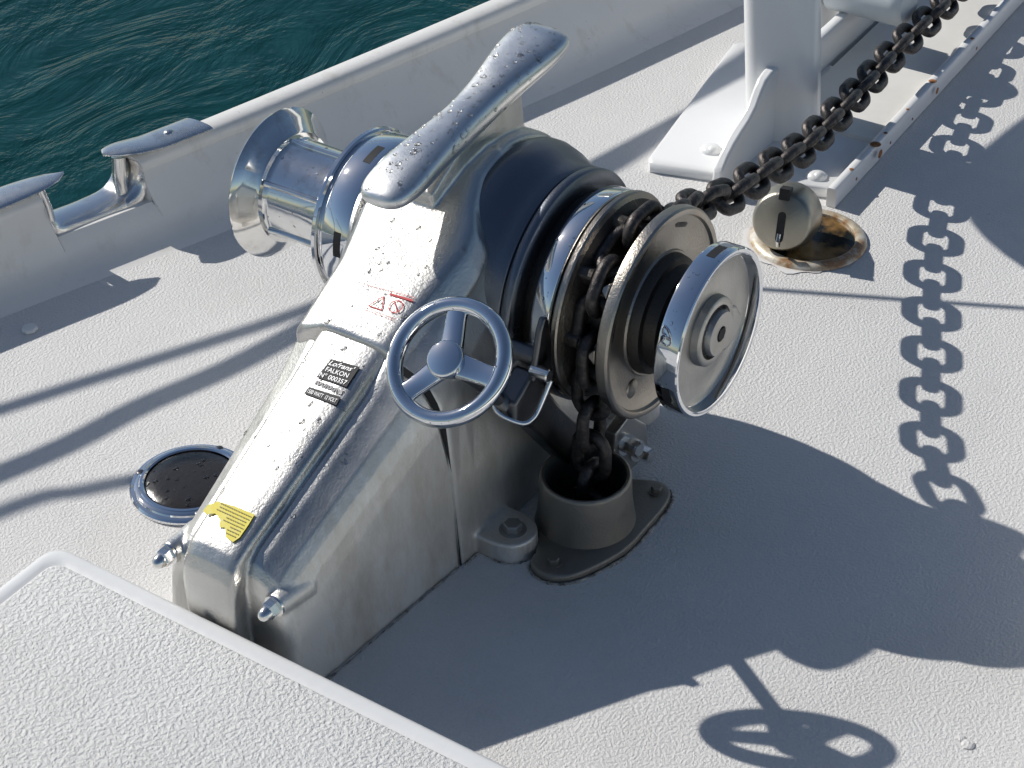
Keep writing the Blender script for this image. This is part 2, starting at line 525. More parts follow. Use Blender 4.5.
# --- gear housing (forward casting with the round gear chamber)
bm = bmesh.new()
def arm_sec(y, zt, xo, xc_, xr, side=1.0, k=0.0, drop=0.0):
    """xo left outline, xc_ left crease, xr right edge of the flat top"""
    P = [(-.095, y, 0), (.0775, y, 0), (.0755 - .004 * side, y, .085), (.0725 - .02 * side, y - k * .3, zt - .068), (.0690 - .025 * side, y - k * .6, zt - .048), (.0620 - .022 * side, y - k * .7, zt - .034), (xr + .024 - .012 * side, y - k * .9, zt - .024), (xr + .008, y - k, zt - .017), (xr + .002, y - k, zt - .008), (xr - .002, y - k, zt - .0030), (xr - .008, y - k, zt - .0008), (xr - .018, y - k, zt),
         (xc_ + .003, y - k, zt), (xc_ - .002, y - k, zt - .0010), (xo + .003, y - k, zt - .0125), (xo - .004, y - k, zt - .022), (xo - .010, y - k * .5, zt - .06)]
    return P
secs = [arm_sec(-.1920, zarm(-.2065) - .0015, -.069, -.042, .0235, k=.015, side=0),
        arm_sec(-.1900, zarm(-.2030), -.072, -.041, .0255, k=.0140, side=0),
        arm_sec(-.165, zarm(-.175), -.074, -.042, .0270, k=.010, side=.35),
        arm_sec(-.135, zarm(-.140), -.076, -.046, .0310, k=.005, side=.9),
        arm_sec(-.107, zarm(-.107), -.084, -.050, .0345, side=1),
        arm_sec(-.088, zarm(-.088) + .002, -.088, -.052, .0300),
        arm_sec(-.070, zarm(-.070) + .004, -.084, -.052, .0180),
        arm_sec(-.045, .2960, -.075, -.048, .0080),
        arm_sec(-.01, .3020, -.07, -.045, .0040),
        arm_sec(.04, .292, -.07, -.045, .000)]
add_loft(bm, secs)
add_lathe(bm, AX, (1, 0, 0), [(-.108, 0), (-.108, .050), (-.100, .062), (-.088, .078), (-.078, .095), (-.066, .108), (-.05, .115), (-.03, .1185), (-.006, .1185), (.000, .116), (.006, .10), (.006, 0)], 96)
add_prism(bm, [(-.07, .09, 0), (-.07, -.10, 0), (-.05, -.11, .16), (-.05, .10, .16)], (.125, 0, 0))   # pedestal
# feet lugs with rounded ends
for (cx, cy, w, h) in ((.098, -.148, .024, .020), (-.095, -.148, .022, .018), (.092, .075, .022, .018), (-.095, .075, .022, .018)):
    add_cyl(bm, (cx, cy, 0), (cx, cy, h), w, w * .96, 32)
    add_box(bm, (cx * .72, cy, h / 2), (abs(cx) * .62, w * 2.0, h))
# pedestal of the horn: low saddle that runs along the underside of the horn
add_loft(bm, [[(-.026 + w_ * cx_, y, zb + (zt_ - zb) * tz) for cx_, tz in ((-1.5, 0), (1.5, 0), (1.05, .45), (.8, 1), (-.8, 1), (-1.05, .45))] for y, w_, zb, zt_ in ((-.085, .012, .255, .288), (-.05, .0165, .26, .312), (.0, .0170, .27, .326), (.032, .0165, .27, .331), (.050, .013, .262, .328))])
housing = remesh(link("gear_housing", bm, M_cast, W), .0015, 9, .5)

# --- dark hub on the chainwheel side
prof = [(.002, .09), (.004, .1135), (.008, .1160), (.016, .1160), (.028, .1125), (.040, .1065), (.050, .1035), (.0580, .1030), (.0592, .1022), (.0598, .0985), (.0604, .0985), (.061, .1025), (.0625, .1035), (.0690, .1035), (.0705, .1020), (.071, .090), (.071, .05), (.002, .05)]
bm = lathe(AX, (1, 0, 0), prof, 128)
link("hub_bell", bm, M_hub, W, angle=50)
prof = [(.070, .05), (.070, .083), (.074, .085), (.084, .085), (.084, .05)]
link("spacer_ring", lathe(AX, (1, 0, 0), prof, 96), M_pocket, W)

# --- chain wheel (gypsy)
G = bmesh.new()
prof = [(.0835, .05), (.0835, .0905), (.0845, .0925), (.086, .0935), (.1015, .0935), (.1025, .0925), (.103, .0905), (.103, .05)]
gy = link("chainwheel", bmesh.new(), M_bronze, W) if False else None
ring = link("brake_drum_ring", lathe(AX, (1, 0, 0), prof, 128), M_chrome, W, angle=35)
# slots on the ring (dark inset)
sb = bmesh.new()
for a in (62, 182, 302):
    c = AX + Vector((.0945, .0920 * math.cos(R(a)), .0920 * math.sin(R(a))))
prof = [(.1045, .05), (.1045, .0905), (.1055, .0930), (.1075, .0950), (.1110, .0950), (.1125, .0938), (.1133, .0915), (.1165, .086), (.124, .0715), (.1300, .0640), (.1380, .0620), (.1460, .0640),
        (.1480, .0700), (.1490, .086), (.1495, .0900), (.1500, .0925), (.1512, .0946), (.1530, .0952), (.1600, .0950), (.1618, .0935), (.1622, .0905), (.1616, .0885), (.1585, .0872), (.1572, .085), (.1555, .072), (.1550, .060),
        (.1556, .0570), (.1575, .0560), (.1575, .02), (.1045, .02)]
cw = link("chainwheel", lathe(AX, (1, 0, 0), prof, 144), M_bronze, W, angle=32)
link("cheek_neck", lathe(AX, (1, 0, 0), [(.1570, .0545), (.1640, .0530), (.1660, .0515), (.1665, .0480), (.1672, .0465), (.1780, .0450), (.1790, .0430), (.1796, .0390), (.1860, .0380), (.186, .02), (.157, .02)], 96), M_pocket, cw, angle=30)
for k in range(9):     # whelps between the cheeks gripping the links
    a = 2 * PI * k / 9 + .25
    rd = Vector((0, math.cos(a), math.sin(a))); tg = Vector((0, -math.sin(a), math.cos(a)))
    for x0, x1 in ((.1100, .1285), (.1500, .1445)):
        wb = bmesh.new()
        pts = [AX + Vector((x0, 0, 0)) + rd * rr + tg * tt for tt, rr in ((-.011, .064), (.011, .064), (.008, .082), (.004, .088), (-.004, .088), (-.008, .082))]
        add_prism(wb, pts, (x1 - x0, 0, 0))
        bevel(link("whelp", wb, M_pocket, cw, angle=30), .0015, 2)
# dark greasy pocket band inside the cheeks
pb = lathe(AX, (1, 0, 0), [(.1138, .0905), (.1172, .0855), (.1247, .0712), (.1305, .0646), (.1380, .0628), (.1455, .0646), (.1472, .0702), (.1482, .0862), (.1487, .0895)], 96)
link("pocket_groove", pb, M_pocket, cw)
for a in (176, 140):      # worn bright guide teeth on the rim
    tb = bmesh.new()
    rd = Vector((0, math.cos(R(a)), math.sin(R(a)))); tg = Vector((0, -math.sin(R(a)), math.cos(R(a))))
    c = AX + Vector((.1495, 0, 0)) + rd * .0900
    add_prism(tb, [c - tg * .007, c + tg * .007, c + tg * .002 - Vector((.0060, 0, 0)) , c - tg * .002 - Vector((.0060, 0, 0))], rd * .004)
    bevel(link("guide_tooth", tb, M_bronze, cw), .0008, 2)
bm = bmesh.new()   # oval boss low on the cheek face
rd = Vector((0, math.cos(R(232)), math.sin(R(232))))
add_dome(bm, AX + Vector((.1552, 0, 0)) + rd * .0695, (1, 0, 0), .0095, .0025, 24)
link("cheek_boss", bm, M_bronze, cw)

# --- clutch cap
prof = [(.183, 0), (.183, .030), (.187, .045), (.1915, .062), (.1945, .0735), (.1958, .0752), (.1975, .0757), (.2135, .0757), (.2155, .0753), (.2165, .0742), (.2166, .0718), (.2158, .0698), (.2120, .0690), (.2065, .0685), (.2045, .0665),
        (.2040, .040), (.2040, .0225), (.2050, .0215), (.2050, .0185), (.2040, .0180), (.2040, 0)]
cap = link("clutch_cap", lathe(AX, (1, 0, 0), prof, 144), M_chrome, W, angle=32)
link("cap_face", lathe(AX, (1, 0, 0), [(.2046, .0232), (.2046, .0450), (.2047, .0660), (.2062, .0679), (.2062, .0683), (.2052, .0683), (.2043, .0650), (.2043, .0232)], 96), M_cast_dull, cap)
link("socket_ring", lathe(AX, (1, 0, 0), [(.2048, .0320), (.2110, .0310), (.2120, .0298), (.2120, .0245), (.2060, .0240), (.2060, .0220), (.2048, .0220)], 64), M_cast_dull, cap)
link("socket_gap", lathe(AX, (1, 0, 0), [(.2055, .0242), (.2080, .0242), (.2080, .0), (.2055, 0)], 48), M_black, cap)
link("centre_plug", lathe(AX, (1, 0, 0), [(.206, 0), (.206, .0205), (.2155, .0205), (.2170, .0195), (.2170, .0072), (.2145, .0070), (.2145, 0)], 48), M_cast_dull, cap)
bm = bmesh.new(); add_lathe(bm, AX + Vector((.2142, 0, 0)), (1, 0, 0), [(0, 0), (0, .0070), (.0035, .0065), (.0035, 0)], 6)
link("hex_socket", bm, M_black, cap, angle=20)
# tapered key arm from the hub towards the rim
bm = bmesh.new()
d1 = Vector((0, .9, -.43)).normalized(); n1 = Vector((0, -d1.z, d1.y))
P0 = AX + Vector((.2046, 0, 0))
add_prism(bm, [P0 + d1 * .012 + n1 * .020, P0 + d1 * .012 - n1 * .020, P0 + d1 * .034 - n1 * .0200, P0 + d1 * .050 - n1 * .010, P0 + d1 * .052 + n1 * .010, P0 + d1 * .034 + n1 * .0200], (.0060, 0, 0))
bevel(link("key_arm", bm, M_cast_dull, cap), .0025, 3)
for a in (85, 200, 325):
    bm = bmesh.new()
    rd = Vector((0, math.cos(R(a)), math.sin(R(a)))); tg = Vector((0, -math.sin(R(a)), math.cos(R(a))))
    seg = []
    for k in range(9):
        b = R(a) + (-.15 + .30 * k / 8)
        seg.append((math.cos(b), math.sin(b)))
    rr = .0759
    A = [bm.verts.new(AX + Vector((.2018, c * rr, s * rr))) for c, s in seg]
    B = [bm.verts.new(AX + Vector((.2095, c * rr, s * rr))) for c, s in seg]
    for k in range(8): bm.faces.new((A[k], A[k + 1], B[k + 1], B[k]))
    link("bar_slot", bm, M_black, cap)

# --- warping drum side
prof = [(-.118, 0), (-.118, .060), (-.119, .0775), (-.121, .0795), (-.1235, .0800), (-.1480, .0800), (-.1500, .0790), (-.1505, .0765), (-.1520, .0760), (-.1535, .0765), (-.1540, .0805), (-.1555, .0820), (-.1590, .0820), (-.1605, .0805), (-.1612, .0700), (-.1625, .0560), (-.165, .0480), (-.168, .0462), (-.168, 0)]
rat = link("ratchet_ring", lathe(AX, (1, 0, 0), prof, 128), M_chrome, W, angle=32)
for a in (102, 169, 235, 30):
    bm = bmesh.new(); rr = .0802
    seg = [(math.cos(R(a) - .15 + .30 * k / 8), math.sin(R(a) - .15 + .30 * k / 8)) for k in range(9)]
    A = [bm.verts.new(AX + Vector((-.1275, c * rr, s * rr))) for c, s in seg]
    B = [bm.verts.new(AX + Vector((-.1355, c * rr, s * rr))) for c, s in seg]
    for k in range(8): bm.faces.new((A[k], A[k + 1], B[k + 1], B[k]))
    link("bar_slot", bm, M_black, rat)
prof = [(-.164, 0), (-.164, .0500), (-.168, .0492), (-.2000, .0485), (-.2380, .0485), (-.2420, .0488), (-.2440, .0500), (-.2448, .0525), (-.2452, .0540), (-.2475, .0560), (-.2560, .0665), (-.2618, .0732), (-.2630, .0742), (-.2642, .0738), (-.2645, .0725), (-.2610, .0680), (-.2570, .0620), (-.252, .055), (-.250, .045), (-.250, 0)]
drum = link("warping_drum", lathe(AX, (1, 0, 0), prof, 128), M_drum, W, angle=28)
for a in range(28, 388, 60):
    rb = bmesh.new()
    rd = Vector((0, math.cos(R(a)), math.sin(R(a))))
    pts = [AX + Vector((x, 0, 0)) + rd * r_ for x, r_ in ((-.170, .0480), (-.174, .0494), (-.2, .0492), (-.230, .0492), (-.238, .0496), (-.243, .0500))]
    add_tube(rb, catmull(pts, 5), .0030, 10)
    link("drum_rib", rb, M_drum, drum)
link("end_cap", lathe(AX, (1, 0, 0), [(-.250, 0), (-.250, .022), (-.262, .020), (-.264, .016), (-.264, 0)], 48), M_sst, drum)

# --- horn (cleat) on top
def horn():
    bm = bmesh.new()
    # stations along y: (y, z, half width left, right, half thickness)
    ST = [(-.1450, .3010, .0080, .0035), (-.1425, .3018, .0170, .0075), (-.1340, .3042, .0235, .0105), (-.1150, .3090, .0265, .0125), (-.0900, .3165, .0245, .0135), (-.0600, .3235, .0225, .0145), (-.0300, .3300, .0205, .0150),
          (.0000, .3370, .0205, .0150), (.0300, .3445, .0225, .0150), (.0550, .3515, .0272, .0145), (.0780, .3580, .0298, .0135), (.0960, .3625, .0288, .0115), (.1050, .3640, .0240, .0090), (.1080, .3645, .0160, .0050)]
    ST = [(y * .985, z + .0035 - (y + .14) / .25 * .012 - .0045 * math.exp(-((y + .02) / .05) ** 2), w - .0015 * math.exp(-((y + .02) / .04) ** 2), h) for y, z, w, h in ST]
    secs = []
    for y, z, w, h in ST:
        ring_ = []
        for k in range(28):
            a = 2 * PI * k / 28
            c, s = math.cos(a), math.sin(a)
            x = w * math.copysign(abs(c) ** .72, c)
            zz = h * math.copysign(abs(s) ** .85, s) * (1.0 if s > 0 else .85)
            ring_.append((-.0255 + x + y * .03, y - zz * .25, z + zz))
        secs.append(ring_)
    fine = []
    add_loft(bm, secs)
    return bm
hn = link("bow_horn", horn(), M_horn, W, angle=180)
sm = hn.modifiers.new("sub", 'SUBSURF'); sm.levels = 2; sm.render_levels = 2
# --- band brake : ears, rod, stay plate, hand wheel
bk = bmesh.new()
WC = Vector((.095, -.2195, .2410)); ta = R(50)
wa = Vector((.0, -math.cos(ta), math.sin(ta))).normalized()      # wheel axis, towards the user
brake = thing("brake_mechanism", None, None) if False else None
def arc_band(bm, x0, x1, r0, r1, a0, a1, n=40):
    secs = []
    for k in range(n + 1):
        a = R(a0 + (a1 - a0) * k / n); c, s = math.cos(a), math.sin(a)
        secs.append([AX + Vector((x0, c * r0, s * r0)), AX + Vector((x1, c * r0, s * r0)), AX + Vector((x1, c * r1, s * r1)), AX + Vector((x0, c * r1, s * r1))])
    add_loft(bm, secs)
bb = bmesh.new(); arc_band(bb, .0850, .1015, .0945, .0975, 200, 385)
band = link("brake_band", bb, M_steel_dark, W, angle=30)
eb = bmesh.new()
for p, s_, rot_ in (((.095, -.120, .150), (.018, .030, .011), R(45)), ((.095, -.106, .128), (.018, .034, .011), R(45))):
    add_box(eb, p, s_, Matrix.Rotation(rot_, 3, 'X'))
add_cyl(eb, (.080, -.114, .186), (.112, -.114, .186), .0085, None, 20, .001)
bevel(link("band_lug", eb, M_steel_dark, band, angle=30), .0015, 2)
nb = bmesh.new(); add_cyl(nb, (.106, -.122, .178), (.124, -.122, .178), .0062, None, 20, .001)
link("pivot_pin", nb, M_sst, band, angle=30)
lv = bmesh.new()   # upright pawl lever with rounded tip
add_prism(lv, [(.106, -.128, .170), (.106, -.100, .165), (.106, -.098, .190), (.106, -.104, .222), (.106, -.110, .224), (.106, -.116, .214)], (.006, 0, 0))
bevel(link("pawl_lever", lv, M_steel_dark, band, angle=30), .002, 3)
ub = bmesh.new()   # U bracket under the rod
add_tube(ub, catmull([(.086, -.142, .176), (.087, -.150, .163), (.090, -.154, .154), (.098, -.154, .147), (.112, -.146, .140), (.117, -.138, .142), (.119, -.130, .150), (.122, -.118, .170)], 6), .0024, 10)
link("bracket", ub, M_chrome, band)
pb = bmesh.new()
add_prism(pb, [(.088, -.150, .160), (.088, -.120, .176), (.088, -.085, .120), (.088, -.040, .060), (.088, -.02, .02), (.088, -.055, .02), (.088, -.075, .050), (.088, -.125, .118), (.088, -.150, .140)], (.020, 0, 0))
bevel(link("stay_plate", pb, M_steel_dark, W, angle=30), .003, 3)
hw = bmesh.new()
d, u_, w_ = frame(wa)
secs = []
n = 96
for k in range(n):
    a = 2 * PI * k / n
    rd = u_ * math.cos(a) + w_ * math.sin(a)
    secs.append([WC + rd * (.0468 + .0068 * math.cos(b)) + d * (.0072 * math.sin(b)) for b in (2 * PI * j / 16 for j in range(16))])
add_loft(hw, secs + [secs[0]], cap=False)
bmesh.ops.remove_doubles(hw, verts=hw.verts[:], dist=1e-6)
wheel = link("hand_wheel", hw, M_chrome, W, angle=60)
upv = (Vector((0, 0, 1)) - d * d.z).normalized(); rt = upv.cross(d).normalized()
for ang in (107, 236, 1):
    sb = bmesh.new(); a = R(ang)
    rd = (rt * math.cos(a) + upv * math.sin(a)); tg = d.cross(rd)
    secs = []
    for r_, hw_, th, off in ((.010, .0100, .0040, .001), (.018, .0092, .0034, .0), (.034, .0084, .0030, .0), (.0450, .0088, .0036, .0)):
        secs.append([WC + rd * r_ + tg * (hw_ * cx_) + d * (th * cz_ + off) for cx_, cz_ in ((-1, -1), (1, -1), (1, .5), (.7, 1), (-.7, 1), (-1, .5))])
    add_loft(sb, secs)
    bevel(link("spoke", sb, M_chrome, wheel, angle=50), .001, 2)
link("wheel_hub", lathe(WC, wa, [(-.016, 0), (-.016, .0105), (-.010, .0125), (.003, .0155), (.008, .0155), (.0095, .0148), (.0105, .0130), (.0108, 0)], 48), M_chrome, wheel)
rb_ = bmesh.new()
add_cyl(rb_, WC - d * .014, WC - d * .170, .0058, None, 20)
for k in range(26):
    add_lathe(rb_, WC - d * (.100 + k * .0026), -d, [(0, .0056), (.0013, .0070), (.0026, .0056)], 20)
link("threaded_rod", rb_, M_steel_dark, W, angle=60)

# fixing bolts in the lugs
hexbolt("fixing_bolt", (.100, -.148, .0185), (0, 0, 1), .0085, .009, M_cast_dull, W)
hexbolt("fixing_bolt", (-.097, -.148, .017), (0, 0, 1), .0085, .009, M_cast_dull, W)
# adjusting bolts beside the chain pipe
lb = bmesh.new()
add_prism(lb, [(.120, -.035, .0), (.120, .030, .0), (.120, .025, .035), (.120, -.005, .066), (.120, -.03, .060)], (.012, 0, 0))
remesh(link("bolt_bracket", lb, M_cast_dull, W), .0015, 5)
hexbolt("bracket_bolt", (.132, -.018, .042), (1, -.15, .1), .0072, .020, M_sst, W)
hexbolt("bracket_bolt", (.132, .004, .020), (1, -.15, .1), .0072, .020, M_sst, W)

# --- labels on the sloping top
sl = math.atan(.44)
sn = Vector((0, -math.sin(sl), math.cos(sl)))
def SP(x, y, h=.0008, arm=False): return Vector((x, y, (zarm if arm else ztop)(y))) + sn * h
def quad(name, P, material, parent):
    bm = bmesh.new()
    bm.faces.new([bm.verts.new(p) for p in P])
    r = bmesh.ops.extrude_face_region(bm, geom=bm.faces[:])
    for g in r['geom']:
        if isinstance(g, bmesh.types.BMVert): g.co += sn * .0003
    return link(name, bm, material, parent, smooth=False)
def text(name, body, P, Q, height, material, parent, h=0.0, width=None, shear=0.0, off=0.0):
    """text from baseline start P to baseline end Q (both on the slope), turned into a mesh"""
    cu_ = bpy.data.curves.new(name, 'FONT')
    cu_.body = body; cu_.size = 1.0; cu_.shear = shear; cu_.offset = off
    to = bpy.data.objects.new(name, cu_)
    COL.objects.link(to)
    bpy.context.view_layer.update()
    me = bpy.data.meshes.new_from_object(to.evaluated_get(bpy.context.evaluated_depsgraph_get()))
    bpy.data.objects.remove(to)
    xs = [v.co.x for v in me.vertices]; x0, x1 = min(xs), max(xs)
    P = Vector(P); Q = Vector(Q); xd = (Q - P); L_ = xd.length; xd.normalize(); yd = sn.cross(xd).normalized()
    base = origin(parent)
    for v in me.vertices:
        c = v.co.copy()
        v.co = P + xd * ((c.x - x0) / (x1 - x0) * L_) + yd * (c.y * height / .70) + sn * h - base
    me.materials.clear(); me.materials.append(material)
    o = bpy.data.objects.new(name, me); COL.objects.link(o); o.parent = parent
    return o
def lerp2(a, b, t): return (a[0] + (b[0] - a[0]) * t, a[1] + (b[1] - a[1]) * t)
def strip(bm, P, w):
    for a, b in zip(P, P[1:]):
        dd = (b - a).normalized(); nn = sn.cross(dd) * w / 2
        bm.faces.new([bm.verts.new(q) for q in (a - nn, b - nn, b + nn, a + nn)])
TL, TR, BR, BL = (-.0182, -.2277), (.0092, -.2253), (.0095, -.2440), (-.0199, -.2455)
pl = quad("maker_plate", [SP(*q) for q in (BL, BR, TR, TL)], M_lblack, W)
for body, t0, hh, shr, a0, a1 in (("Lofrans'", .30, .0044, .35, .05, .93), ("FALKON", .62, .0042, 0, .10, .86), ("N° 000357", .94, .0042, 0, .05, .94)):
    l_ = lerp2(TL, BL, t0); r_ = lerp2(TR, BR, t0)
    text("lettering", body, SP(*lerp2(l_, r_, a0)), SP(*lerp2(l_, r_, a1)), hh, M_lsilver, pl, h=.0007, shear=shr, off=.012 if shr else .004)
TL, TR, BR, BL = (-.0204, -.2549), (.0102, -.2530), (.0112, -.2603), (-.0211, -.2612)
pl2 = quad("rating_plate", [SP(*q) for q in (BL, BR, TR, TL)], M_lblack, W)
l_ = lerp2(TL, BL, .80); r_ = lerp2(TR, BR, .80)
text("lettering", "1500 WATT  12 VOLT", SP(*lerp2(l_, r_, .06)), SP(*lerp2(l_, r_, .95)), .0036, M_lsilver, pl2, h=.0007)
bm = bmesh.new()    # scratched print between the plates
for k in range(13):
    x0 = -.0185 + k * .0021
    strip(bm, [SP(x0, -.2490 + random.uniform(-.0006, .0006), .0006), SP(x0 + .0013, -.2492, .0006)], .0042)
tag(link("worn_print", bm, M_steel_dark, W, smooth=False), kind="stuff")
def PA(x, y, h=.0008): return SP(x, y, h, True)
wl = bmesh.new()
tc = (-.0079, -.1745)
tri = [PA(tc[0] - .0066, tc[1] - .0052), PA(tc[0] + .0066, tc[1] - .0048), PA(tc[0] + .0006, tc[1] + .0066)]
strip(wl, tri + [tri[0]], .0010)
cc = (.0082, -.1725)
strip(wl, [PA(cc[0] + .0058 * math.cos(2 * PI * k / 32), cc[1] + .0054 * math.sin(2 * PI * k / 32)) for k in range(33)], .0010)
strip(wl, [PA(cc[0] - .0042, cc[1] + .0036), PA(cc[0] + .0042, cc[1] - .0036)], .0009)
strip(wl, [PA(-.030, -.1640), PA(.0185, -.1600)], .0005)
strip(wl, [PA(-.004, -.1645), PA(.0185, -.1630)], .0020)
for y0_ in (-.1820, -.1838):
    x = -.016
    while x < .014:
        w = random.uniform(.001, .0035); strip(wl, [PA(x, y0_), PA(min(x + w, .015), y0_)], .0005); x += w + .0009
warn = link("warning_label", wl, M_lred, W, smooth=False)
text("lettering", "!", PA(tc[0] - .0004, tc[1] - .0034), PA(tc[0] + .0008, tc[1] - .0034), .0062, M_lblack, warn, h=.0005)
yp = [(-.0300, -.3630), (-.0366, -.3690), (-.0372, -.3745), (-.0330, -.3760), (-.0262, -.3725), (-.0190, -.3752), (-.0150, -.3805), (-.0110, -.3790), (-.0050, -.3850), (.0030, -.3862), (.0058, -.3811), (.0060, -.3700), (.0053, -.3611), (-.0120, -.3615)]
yl = quad("torn_caution_label", [SP(a, b, .0006) for a, b in yp], M_lyellow, W)
bm = bmesh.new()
for k in range(8):
    y_ = -.3640 - k * .0026
    x = -.027 if k < 3 else (-.016 if k < 5 else -.008)
    x += (k % 2) * .001
    while x < .0035:
        w = random.uniform(.0008, .0026); strip(bm, [SP(x, y_, .0013), SP(min(x + w, .0042), y_, .0013)], .0009); x += w + .0007
tag(link("faded_print", bm, M_ltext, yl, smooth=False), kind="stuff")

# dark seam line between cover and housing is a black strip; the castings overlap

# ------------------------------------------------------------------ chain pipe
T_ = thing("chain_pipe", "short round metal chain pipe bolted to the deck under the chainwheel", "chain pipe", (.1365, -.0871, 0))
pc = Vector((.1365, -.0871, 0))
bm = bmesh.new()
add_lathe(bm, pc, (0, 0, 1), [(.004, .0455), (.010, .0440), (.030, .0412), (.0530, .0405), (.0555, .0400), (.0566, .0385), (.0560, .0362), (.050, .0350), (.004, .0350)], 96)
link("collar", bm, M_pipe, T_, angle=50)
poly = [(.125, -.150), (.128, -.163), (.140, -.170), (.156, -.168), (.172, -.152), (.188, -.108), (.189, -.062), (.187, -.030), (.180, -.014), (.167, -.009), (.150, -.016), (.118, -.035), (.098, -.075), (.110, -.12)]
P3 = catmull([(x, y, 0) for x, y in poly] + [(poly[0][0], poly[0][1], 0)], 5)[:-1]
bm = bmesh.new(); secs = []
c0_ = Vector((.146, -.09, 0))
for f_, z in ((1, .0004), (1, .0055), (.985, .0072), (.96, .0078)):
    secs.append([c0_ + (p - c0_) * f_ + Vector((0, 0, z)) for p in P3])
add_loft(bm, secs)
link("base_flange", bm, M_pipe, T_, angle=50)
bm = bmesh.new(); add_lathe(bm, pc + Vector((0, 0, .012)), (0, 0, 1), [(0, 0), (0, .0352)], 48)
link("dark_bore", bm, M_black, T_)
for x, y in ((.146, -.154), (.172, -.024), (.109, -.06)):
    hexbolt("flange_bolt", (x, y, .0076), (0, 0, 1), .0052, .006, M_pipe, T_)

M_seal = mat("dirty_sealant", (.10, .09, .08), 0, .7)
setin(M_seal, "Base Color", ramp(M_seal, noise(M_seal, 120, 4, .7), [(.38, (.10, .09, .08)), (.58, (.42, .39, .34))]))
def bead(name, pts, r, parent, closed=False):
    P = catmull([(x, y, .0006) for x, y in pts], 14)
    bm = bmesh.new(); add_tube(bm, P, [max(.0004, r * (.55 + .9 * random.random() ** 2)) for _ in P], 8)
    return link(name, bm, M_seal, parent)
bead("sealant_bead", [(poly[k][0] + (.0015 if poly[k][0] > .146 else -.001), poly[k][1] + (.001 if poly[k][1] > -.09 else -.0015)) for k in list(range(len(poly))) + [0]], .0013, T_)
bead("sealant_bead", [(.0625, -.392), (.0665, -.33), (.0710, -.26), (.0755, -.196)], .0009, W)
bead("sealant_bead", [(.0785, -.190), (.0800, -.172), (.0900, -.1705), (.1000, -.1715), (.1130, -.166), (.1215, -.154), (.1220, -.142), (.1150, -.128)], .0014, W)

# ------------------------------------------------------------------ foot switch
FS = Vector((-.196, -.236, 0))
T_ = thing("foot_switch", "round chrome ringed foot switch with wet black rubber dome left of the windlass", "foot switch", FS)
link("chrome_ring", lathe(FS, (0, 0, 1), [(.0005, .0565), (.0035, .0565), (.0055, .0550), (.0060, .0520), (.0075, .0512), (.0085, .0495), (.0088, .0475), (.0098, .0465), (.0100, .0440), (.0090, .0425), (.004, .0420), (.0005, .0420)], 96), M_chrome, T_, angle=25)
link("rubber_dome", lathe(FS, (0, 0, 1), [(.004, .0418), (.0078, .0412), (.0095, .0380), (.0108, .028), (.0116, .012), (.0118, 0)], 64), M_rubber, T_)
for a in (100, 200, 320, 30):
    c = FS + Vector((.0495 * math.cos(R(a)), .0495 * math.sin(R(a)), .0078))
    bm = bmesh.new(); add_dome(bm, c, (0, 0, 1), .0042, .0014, 16)
    link("screw", bm, M_steel_dark, T_)
fsw = [o for o in T_.children if o.name.startswith("rubber_dome")][0]

# ------------------------------------------------------------------ anchor chain
T_ = thing("anchor_chain", "rusty dark anchor chain running from the bow over the chainwheel and down", "chain", (.1375, .0, 0))
CR = .0790
path = [Vector((.1375, -CR + .001, .004)), Vector((.1375, -CR, .06)), Vector((.1375, -CR, .12)), Vector((.1375, -CR, AX.z - .02))]
for k in range(0, 12):
    a = PI - (PI - R(46)) * k / 11
    path.append(Vector((.1375, CR * math.cos(a), AX.z + CR * math.sin(a))))
path += [Vector(p) for p in ((.128, .090, .2230), (.114, .124, .2070), (.105, .163, .1915), (.1035, .222, .1700), (.094, .314, .147), (.084, .413, .1215), (.071, .50, .105), (.058, .589, .092), (.045, .685, .080), (.033, .782, .071), (.022, .925, .058), (.010, 1.04, .053), (-.002, 1.2, .06), (-.012, 1.35, .07))]
path = catmull(path, 10)
def resample(path, step):
    out = []; acc = 0; nxt = 0
    for a, b in zip(path, path[1:]):
        L_ = (b - a).length
        while nxt <= acc + L_:
            t = (nxt - acc) / L_; out.append((a.lerp(b, t), (b - a).normalized())); nxt += step
        acc += L_
    return out
WIRE = .0056; PITCH = .0338; WID = .0140
lb = bmesh.new(); pts = []
half = PITCH / 2 + WIRE - WID
for k in range(12):
    a = -PI / 2 + PI * k / 11
    pts.append((half + WID * math.cos(a), WID * math.sin(a), 0))
for k in range(12):
    a = PI / 2 + PI * k / 11
    pts.append((-half + WID * math.cos(a), WID * math.sin(a), 0))
add_tube(lb, pts, WIRE, 12, closed=True)
lme = bpy.data.meshes.new("link"); bmesh.ops.recalc_face_normals(lb, faces=lb.faces[:]); lb.to_mesh(lme); lb.free()
lme.materials.append(M_chain)
for p in lme.polygons: p.use_smooth = True
cb = origin(T_)
for i, (p, tdir) in enumerate(resample(path, PITCH)):
    side = Vector((1, 0, 0)); side = (side - tdir * side.dot(tdir)).normalized()
    nrm = tdir.cross(side)
    on_wheel = p.y < .05
    tw = R(0 if on_wheel else min(1, (p.y - .05) / .15) * 38)
    a = tw + (PI / 2 if i % 2 else 0) + (0 if on_wheel else R(random.uniform(-3, 3)))
    s2 = side * math.cos(a) + nrm * math.sin(a); n2 = tdir.cross(s2)
    M_ = Matrix(((tdir.x, s2.x, n2.x), (tdir.y, s2.y, n2.y), (tdir.z, s2.z, n2.z)))
    o = bpy.data.objects.new("chain_link", lme)
    COL.objects.link(o); o.parent = T_
    o.location = p - cb; o.rotation_euler = M_.to_euler()

